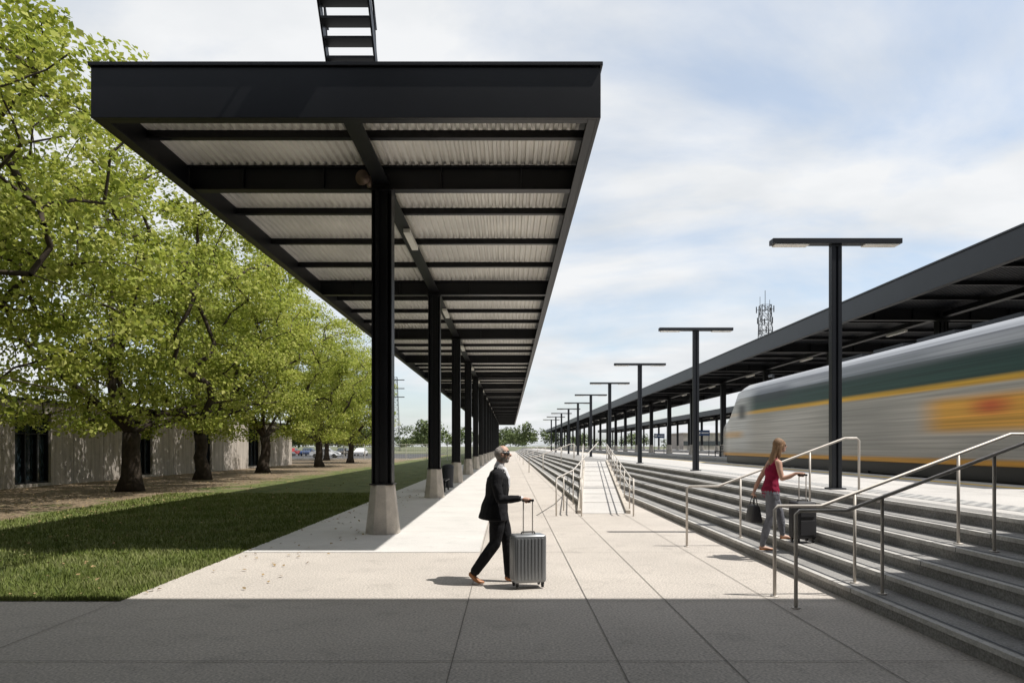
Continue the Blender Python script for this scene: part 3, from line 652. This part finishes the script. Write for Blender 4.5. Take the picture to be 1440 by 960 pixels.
def bench(x,y,z=0,rz=0):
    b=MB()
    for k in range(4): b.box(-.9,.9,-.22+k*.115,-.22+k*.115+.09,.43,.46)
    for k in range(3): b.box(-.9,.9,.25,.28,.55+k*.12,.64+k*.12)
    for sx in (-.75,.75): b.box(sx-.03,sx+.03,-.2,-.14,0,.43); b.box(sx-.03,sx+.03,.2,.26,0,.88); b.box(sx-.03,sx+.03,-.2,.2,.38,.43)
    o=b.build('bench',['black']); o.location=(x,y,z); o.rotation_euler=(0,0,rz)
bench(-2.65,27,.005,R(90)); bench(-2.65,46,.005,R(90)); bench(-2.65,66,.005,R(90)); bench(17,32,.93,R(-90)); bench(17,55,.93,R(-90))
def sign(x,y,z,w_,h_,name='platform_sign'):
    b=MB(); b.tube([(-w_/2+.06,0,0),(-w_/2+.06,0,2.3)],.035,8,1); b.tube([(w_/2-.06,0,0),(w_/2-.06,0,2.3)],.035,8,1); b.box(-w_/2,w_/2,-.06,.06,2.3-h_,2.3,0)
    b.box(-w_/2+.08,-w_/2+.35,-.065,-.061,2.3-h_*.7,2.3-h_*.3,2); b.box(-w_/2+.45,w_/2-.1,-.065,-.061,2.3-h_*.6,2.3-h_*.4,2)
    o=b.build(name,['blue','dgrey','white']); o.location=(x,y,z)
sign(17.6,62,.93,1.2,.5); sign(17.6,80,.93,1.2,.5)
def bin_(x,y,z):
    b=MB(); b.tube([(0,0,0),(0,0,.85)],[.24,.26],18); b.tube([(0,0,.86),(0,0,.95),(0,0,1.0)],[.27,.24,.12],18,0); o=b.build('litter_bin',['dgrey']); o.location=(x,y,z)
bin_(-2.65,29.5,.005); bin_(16.8,36,.93)
b=MB(); b.box(60,150,235,255,0,6); b.box(60,150,234.9,234.95,2,3.5,1); b.box(59.5,150.5,234.5,255.5,6,6.4); b.build('warehouse',['wall','glass'])

# ------------------------------------------------------------------ people
class Body:
    cap=1.
    def __init__(s): s.v=[];s.f=[];s.kl=[]
    def limb(s,pts,rads,lab,ref=(1,0,0),n=18,step=.012):
        pts=[Vector(p) for p in pts]; rads=[(r,r) if not isinstance(r,tuple) else r for r in rads]; ref=Vector(ref)
        P=[];Rr=[]
        for i in range(len(pts)-1):
            k=max(1,int((pts[i+1]-pts[i]).length/step))
            for j in range(k):
                t=j/k; P.append(pts[i].lerp(pts[i+1],t)); tt=t*t*(3-2*t); Rr.append((rads[i][0]*(1-tt)+rads[i+1][0]*tt,rads[i][1]*(1-tt)+rads[i+1][1]*tt))
        P.append(pts[-1]);Rr.append(rads[-1])
        T=[(P[min(i+2,len(P)-1)]-P[max(i-2,0)]).normalized() for i in range(len(P))]
        rings=[]
        def mk(c,t,ra,rb):
            a=(ref-t*ref.dot(t)); 
            if a.length<.05: a=Vector((0,0,1))-t*t.z
            a.normalize(); b_=t.cross(a)
            return [c+a*math.cos(2*math.pi*k/n)*ra+b_*math.sin(2*math.pi*k/n)*rb for k in range(n)]
        r0=min(Rr[0])*s.cap;r1=min(Rr[-1])*s.cap
        for an in (80,55,28): rings.append(mk(P[0]-T[0]*r0*math.sin(R(an))*.9,T[0],Rr[0][0]*math.cos(R(an)),Rr[0][1]*math.cos(R(an))))
        for p,t,r in zip(P,T,Rr): rings.append(mk(p,t,*r))
        for an in (28,55,80): rings.append(mk(P[-1]+T[-1]*r1*math.sin(R(an))*.9,T[-1],Rr[-1][0]*math.cos(R(an)),Rr[-1][1]*math.cos(R(an))))
        o=len(s.v)
        for r in rings: s.v+=[tuple(q) for q in r]; s.kl+=[lab]*n
        m_=len(rings)
        s.f+=[(o+i*n+k,o+i*n+(k+1)%n,o+(i+1)*n+(k+1)%n,o+(i+1)*n+k) for i in range(m_-1) for k in range(n)]
        s.f+=[tuple(o+n-1-k for k in range(n)),tuple(o+(m_-1)*n+k for k in range(n))]
    def ball(s,c,r,lab,rx=None):
        c=Vector(c); rr=r if isinstance(r,tuple) else (r,r,r)
        o=len(s.v); n=20;m_=12
        for i in range(1,m_):
            th=math.pi*i/m_
            for k in range(n):
                an=2*math.pi*k/n; s.v.append((c.x+rr[0]*math.sin(th)*math.cos(an),c.y+rr[1]*math.sin(th)*math.sin(an),c.z+rr[2]*math.cos(th))); s.kl.append(lab)
        s.f+=[(o+i*n+k,o+(i+1)*n+k,o+(i+1)*n+(k+1)%n,o+i*n+(k+1)%n) for i in range(m_-2) for k in range(n)]
        s.f+=[tuple(o+k for k in range(n)),tuple(o+(m_-2)*n+n-1-k for k in range(n))]
    def grip(s,W,C,a,u,lab='skin',side=1):
        W=Vector(W);C=Vector(C);a=Vector(a).normalized();u=Vector(u).normalized();f=a.cross(u)*side
        K=C+u*.026-f*.022
        s.limb([W,W.lerp(K,.5),K],[(.026,.022),(.036,.02),(.038,.017)],lab,ref=a)
        for sk,ln in ((-.034,.9),(-.0115,1.0),(.0115,.97),(.034,.8)):
            b_=C+a*sk
            s.limb([b_+u*.024-f*.015,b_+u*.024+f*.016*ln,b_+f*.03*ln-u*.006,b_-u*.024+f*.012],[.0095,.009,.0085,.0075],lab,n=10,step=.006)
        tb=K.lerp(W,.5)-a*.03
        s.limb([tb,tb.lerp(C,.6)-u*.01-a*.012,C-u*.02-f*.018-a*.02],[.013,.0105,.009],lab,n=10,step=.006)
    def relaxed(s,W,d,pn,side,lab='skin'):
        W=Vector(W);d=Vector(d).normalized();pn=Vector(pn).normalized();a=d.cross(pn)
        K=W+d*.085
        s.limb([W,W+d*.05,K],[(.024,.019),(.036,.016),(.036,.014)],lab,ref=a)
        for sk,ln in ((-.032,.85),(-.011,1.),(.011,.95),(.031,.75)):
            b_=K+a*sk; s.limb([b_,b_+d*.035*ln+pn*.006,b_+d*.058*ln+pn*.02,b_+d*.07*ln+pn*.036],[.0092,.0085,.008,.007],lab,n=10,step=.006)
        tb=W+d*.02-a*side*.025; s.limb([tb,tb+d*.035-a*side*.022+pn*.008,tb+d*.06-a*side*.022+pn*.018],[.012,.010,.008],lab,n=10,step=.006)
    def build(s,name,labs,vox=.0065):
        me=bpy.data.meshes.new('tmp'); me.from_pydata(s.v,[],s.f); o=bpy.data.objects.new('tmp',me); scene.collection.objects.link(o)
        bm=bmesh.new(); bm.from_mesh(me); bmesh.ops.recalc_face_normals(bm,faces=bm.faces); bm.to_mesh(me); bm.free()
        r=o.modifiers.new('r','REMESH'); r.mode='VOXEL'; r.voxel_size=vox
        sm=o.modifiers.new('s','SMOOTH'); sm.iterations=2; sm.factor=.5
        dg=bpy.context.evaluated_depsgraph_get(); ne=bpy.data.meshes.new_from_object(o.evaluated_get(dg)); bpy.data.objects.remove(o)
        kd=kdtree.KDTree(len(s.v))
        for i,p in enumerate(s.v): kd.insert(p,i)
        kd.balance()
        names=list(labs.keys()); ne.materials.clear()
        for k in names: ne.materials.append(M[labs[k]])
        idx={k:i for i,k in enumerate(names)}
        mi=[]
        for p in ne.polygons:
            c=kd.find_n(p.center,14); d0=c[0][2]
            mi.append(min(idx[s.kl[q[1]]] for q in c if q[2]<d0+.007))
        ne.polygons.foreach_set('material_index',mi); ne.polygons.foreach_set('use_smooth',[True]*len(mi)); ne.name=name
        q=bpy.data.objects.new(name,ne); scene.collection.objects.link(q); return q
B=Body()
B.cap=.12
B.limb([(-.055,0,.83),(-.045,0,.96),(-.015,0,1.12),(-.003,0,1.25),(.002,0,1.35),(.0,0,1.42),(.008,0,1.475)],[(.20,.22),(.178,.208),(.15,.185),(.155,.20),(.145,.21),(.108,.188),(.06,.09)],'suit')
B.cap=1.
B.limb([(0,-.155,1.42),(0,.155,1.42)],[.066,.066],'suit')
B.limb([(0.0,0,.90),(0,0,.98)],[(.12,.16),(.12,.16)],'suit')
B.limb([(.012,0,1.49),(.024,0,1.53)],[.068,.063],'shirt')
B.limb([(.131,0,1.26),(.127,0,1.36),(.08,0,1.475)],[(.03,.03),(.035,.055),(.034,.06)],'shirt')
B.limb([(.02,0,1.47),(.035,0,1.58)],[.056,.054],'skin')
hx,hz=.06,1.672
B.ball((hx,0,hz),(.097,.074,.113),'skin')
B.limb([(hx+.0,0,hz-.06),(hx+.055,0,hz-.082)],[(.042,.058),(.036,.038)],'ghair',ref=(0,0,1))
B.ball((hx+.072,0,hz-.045),(.022,.034,.02),'ghair')
B.ball((hx+.089,0,hz-.058),(.007,.02,.004),'lip')
B.ball((hx-.036,0,hz+.010),(.072,.079,.084),'ghair')
B.limb([(hx+.088,0,hz+.01),(hx+.112,0,hz-.018),(hx+.095,0,hz-.028)],[.009,.014,.01],'skin',n=10,step=.006)
for sy in (-1,1):
    B.ball((hx-.005,sy*.078,hz-.002),(.018,.013,.03),'skin')
    B.ball((hx+.083,sy*.034,hz+.014),(.014,.026,.015),'dark')
    B.limb([(hx+.07,sy*.066,hz+.018),(hx+.0,sy*.08,hz+.02)],[.006,.006],'dark',n=8,step=.006)
G=Vector((.385,-.30,1.085))
B.limb([(0,-.195,1.40),(-.01,-.235,1.27),(.03,-.255,1.10)],[.074,.066,.058],'suit'); B.limb([(.03,-.255,1.10),(.16,-.268,1.105),(.262,-.285,1.115)],[.058,.052,.043],'suit')
B.limb([(.28,-.287,1.115),(.298,-.289,1.115)],[.035,.034],'shirt')
B.grip((.29,-.289,1.115),G,(1,.25,0),(0,0,1),side=-1)
B.limb([(0,.195,1.40),(-.02,.235,1.27),(-.05,.255,1.12)],[.074,.066,.058],'suit'); B.limb([(-.05,.255,1.12),(-.0,.25,1.0),(.045,.25,.89)],[.058,.052,.043],'suit')
B.limb([(.045,.25,.89),(.052,.25,.87)],[.034,.034],'shirt'); B.relaxed((.055,.25,.865),(.25,0,-1),(0,-1,0),1)
B.limb([(-.005,-.088,.93),(-.01,-.092,.75),(-.035,-.09,.52)],[(.118,.10),(.10,.09),(.076,.072)],'suit'); B.limb([(-.035,-.09,.52),(-.15,-.09,.36),(-.290,-.09,.165)],[(.076,.072),(.073,.068),(.064,.058)],'suit')
B.limb([(.0,.088,.93),(.06,.09,.75),(.125,.088,.52)],[(.118,.10),(.10,.09),(.076,.072)],'suit'); B.limb([(.125,.088,.52),(.14,.088,.32),(.15,.088,.10)],[(.076,.072),(.073,.068),(.066,.06)],'suit')
B.limb([(-.31,-.09,.135),(-.345,-.09,.125)],[.036,.034],'shoe',n=12); B.limb([(-.345,-.09,.125),(-.275,-.092,.055),(-.235,-.092,.032),(-.185,-.094,.024)],[(.034,.034),(.034,.042),(.026,.044),(.018,.032)],'shoe',ref=(0,0,1))
B.limb([(.12,.088,.05),(.19,.09,.045),(.28,.092,.035),(.34,.092,.028)],[(.042,.036),(.044,.038),(.032,.046),(.022,.034)],'shoe',ref=(0,0,1))
man=B.build('man',{'dark':'dark','lip':'lip','suit':'suit','ghair':'ghair','shirt':'shirt','skin':'skin','shoe':'shoe'})
man.location=(-.148,8.9,.004)
def suitcase(name,w_,d_,h_,hz_,mt,loc,rz,rib=True,hoff=0):
    e=empty(name,loc); e.rotation_euler=(0,0,rz); b=MB(); b.box(-w_/2,w_/2,-d_/2,d_/2,.065,.065+h_); b.build('shell',[mt],e,True,bevel=.035).modifiers[0].segments=4
    b=MB(); nn=8
    if rib:
        for i in range(nn):
            x=-w_/2+.055+i*(w_-.11)/(nn-1)
            for sy in (-1,1): b.box(x-.011,x+.011,sy*(d_/2+.0)-.006,sy*(d_/2)+.006,.11,.02+h_)
        for i in range(4):
            y=-d_/2+.055+i*(d_-.11)/3
            for sx in (-1,1): b.box(sx*w_/2-.006,sx*w_/2+.006,y-.011,y+.011,.11,.02+h_)
    else:
        b.box(-w_/2+.05,w_/2-.05,-d_/2-.02,-d_/2+.01,.12,.065+h_*.5); b.box(-w_/2+.05,w_/2-.05,-d_/2-.02,-d_/2+.01,.09+h_*.55,.03+h_)
    b.build('ribs',[mt],e,bevel=.004)
    b=MB(); b.box(-w_/2-.003,w_/2+.003,-.008,.008,.10,.03+h_)
    for sx in (-1,1):
        for sy in (-1,1):
            cx,cy=sx*(w_/2-.045),sy*(d_/2-.04); b.cyl((cx,cy,.027),(1,0,0),.026,.024,14); b.box(cx-.018,cx+.018,cy-.018,cy+.018,.03,.07)
    b.tube([(-.09,0,.065+h_),(-.08,0,.09+h_),(.08,0,.09+h_),(.09,0,.065+h_)],.01,8)
    b.box(-.075,.075,-.016,.016,hz_-.014,hz_+.014); b.build('wheels_and_grips',['dark'],e,bevel=.003)
    b=MB(); b.tube([(-.06,0,.06+h_),(-.06,0,hz_)],.008,8); b.tube([(.06,0,.06+h_),(.06,0,hz_)],.008,8); b.build('telescopic_handle',['steel'],e)
suitcase('suitcase',.42,.25,.60,1.085,'caseg',(-.148+.385,8.9-.30,.012),R(14))
B=Body()
B.limb([(-.02,0,1.08),(-.012,0,1.16),(0,0,1.26),(.022,0,1.38),(.03,0,1.46),(.04,0,1.515)],[(.138,.172),(.116,.152),(.098,.13),(.122,.145),(.10,.148),(.068,.115)],'top')
B.limb([(.045,-.13,1.53),(.045,.13,1.53)],[.044,.044],'skin')
for sy in (-1,1): B.limb([(.0,sy*.095,1.5),(.045,sy*.09,1.575),(.09,sy*.085,1.50)],[.022,.020,.022],'top',n=12)
B.limb([(.05,0,1.53),(.075,0,1.60),(.105,0,1.69)],[(.06,.075),(.044,.046),(.043,.045)],'skin')
hx,hz=.135,1.785
B.ball((hx,0,hz),(.088,.070,.108),'skin'); B.ball((hx+.035,0,hz-.07),(.045,.045,.036),'skin')
B.limb([(hx+.08,0,hz+.01),(hx+.1,0,hz-.018),(hx+.085,0,hz-.026)],[.007,.011,.009],'skin',n=10,step=.006)
B.ball((hx+.082,0,hz-.055),(.007,.018,.006),'lip')
for sy in (-1,1): B.ball((hx+.079,sy*.03,hz+.004),(.008,.012,.006),'dark'); B.ball((hx+.0,sy*.071,hz-.01),(.015,.008,.026),'skin')
B.ball((hx-.028,0,hz+.025),(.09,.082,.100),'hair')
B.limb([(hx-.05,0,hz+.02),(hx-.085,0,hz-.1),(.0,0,hz-.22),(-.03,0,hz-.34)],[(.06,.078),(.045,.08),(.04,.085),(.02,.05)],'hair')
B.limb([(hx-.02,-.066,hz),(hx-.04,-.078,hz-.12),(hx-.06,-.09,hz-.24)],[(.035,.018),(.028,.018),(.012,.01)],'hair')
GW=Vector((.345,-.33,1.335))
B.limb([(.045,-.165,1.52),(.05,-.205,1.40),(.07,-.235,1.28)],[.05,.043,.037],'skin'); B.limb([(.07,-.235,1.28),(.17,-.27,1.31),(.255,-.30,1.36)],[.037,.034,.024],'skin')
B.grip((.255,-.30,1.36),GW,(1,.2,0),(0,0,1),side=-1)
B.limb([(.045,.165,1.52),(-.02,.205,1.40),(-.09,.225,1.28)],[.05,.043,.037],'skin'); B.limb([(-.09,.225,1.28),(-.15,.23,1.16),(-.19,.23,1.06)],[.037,.034,.024],'skin')
B.grip((-.19,.23,1.05),(-.205,.215,.975),(0,1,.0),(.1,0,1))
B.limb([(-.02,-.05,1.06),(-.02,.05,1.06)],[(.114,.106),(.114,.106)],'jeans',ref=(1,0,0))
B.limb([(-.02,-.085,1.03),(-.03,-.085,.86),(-.055,-.08,.65)],[(.113,.093),(.095,.085),(.064,.06)],'jeans'); B.limb([(-.055,-.08,.65),(-.12,-.08,.46),(-.175,-.08,.25)],[(.064,.06),(.062,.056),(.042,.04)],'jeans')
B.limb([(-.02,.085,1.03),(.07,.085,.90),(.15,.08,.74)],[(.113,.093),(.098,.085),(.066,.06)],'jeans'); B.limb([(.15,.08,.74),(.18,.08,.58),(.20,.08,.40)],[(.066,.06),(.062,.056),(.043,.04)],'jeans')
B.limb([(-.175,-.08,.25),(-.185,-.08,.205)],[.032,.032],'skin',n=12); B.limb([(-.2,-.08,.195),(-.13,-.08,.188),(-.06,-.082,.176),(-.01,-.083,.173)],[(.03,.03),(.03,.032),(.018,.038),(.013,.026)],'skin',ref=(0,0,1))
B.limb([(-.215,-.08,.166),(-.0,-.083,.163)],[(.010,.032),(.010,.036)],'sandal',ref=(0,0,1))
B.limb([(.20,.08,.40),(.195,.08,.355)],[.032,.032],'skin',n=12); B.limb([(.185,.08,.348),(.25,.08,.342),(.32,.082,.331),(.37,.083,.328)],[(.03,.03),(.03,.032),(.018,.038),(.013,.026)],'skin',ref=(0,0,1))
B.limb([(.17,.08,.321),(.375,.083,.318)],[(.010,.032),(.010,.036)],'sandal',ref=(0,0,1))
wm=B.build('woman',{'dark':'dark','lip':'lip','hair':'blond','top':'maroon','jeans':'jeans','sandal':'shoe','skin':'skin'})
WX,WY=4.137,10.76; wm.location=(WX,WY,.002)
suitcase('suitcase',.34,.24,.56,1.335-.31,'casek',(WX+.345,WY-.33,.314),R(11),False)
e=empty('handbag',(WX-.205,WY+.215,0)); b=MB()
vs=[(-.10,-.16,.56),(.10,-.16,.56),(.10,.16,.56),(-.10,.16,.56),(-.05,-.14,.84),(.05,-.14,.84),(.05,.14,.84),(-.05,.14,.84)]
b.add(vs,[(0,3,2,1),(4,5,6,7),(0,1,5,4),(1,2,6,5),(2,3,7,6),(3,0,4,7)]); b.build('bag_body',['casek'],e,True,bevel=.03)
b=MB()
for sx in (-.03,.03): b.tube([(sx,-.1,.82),(sx*.5,-.07,.93),(0,0-.03,.975),(0,.03,.975),(sx*.5,.07,.93),(sx,.1,.82)],.008,8)
b.build('bag_handles',['dark'],e,True)
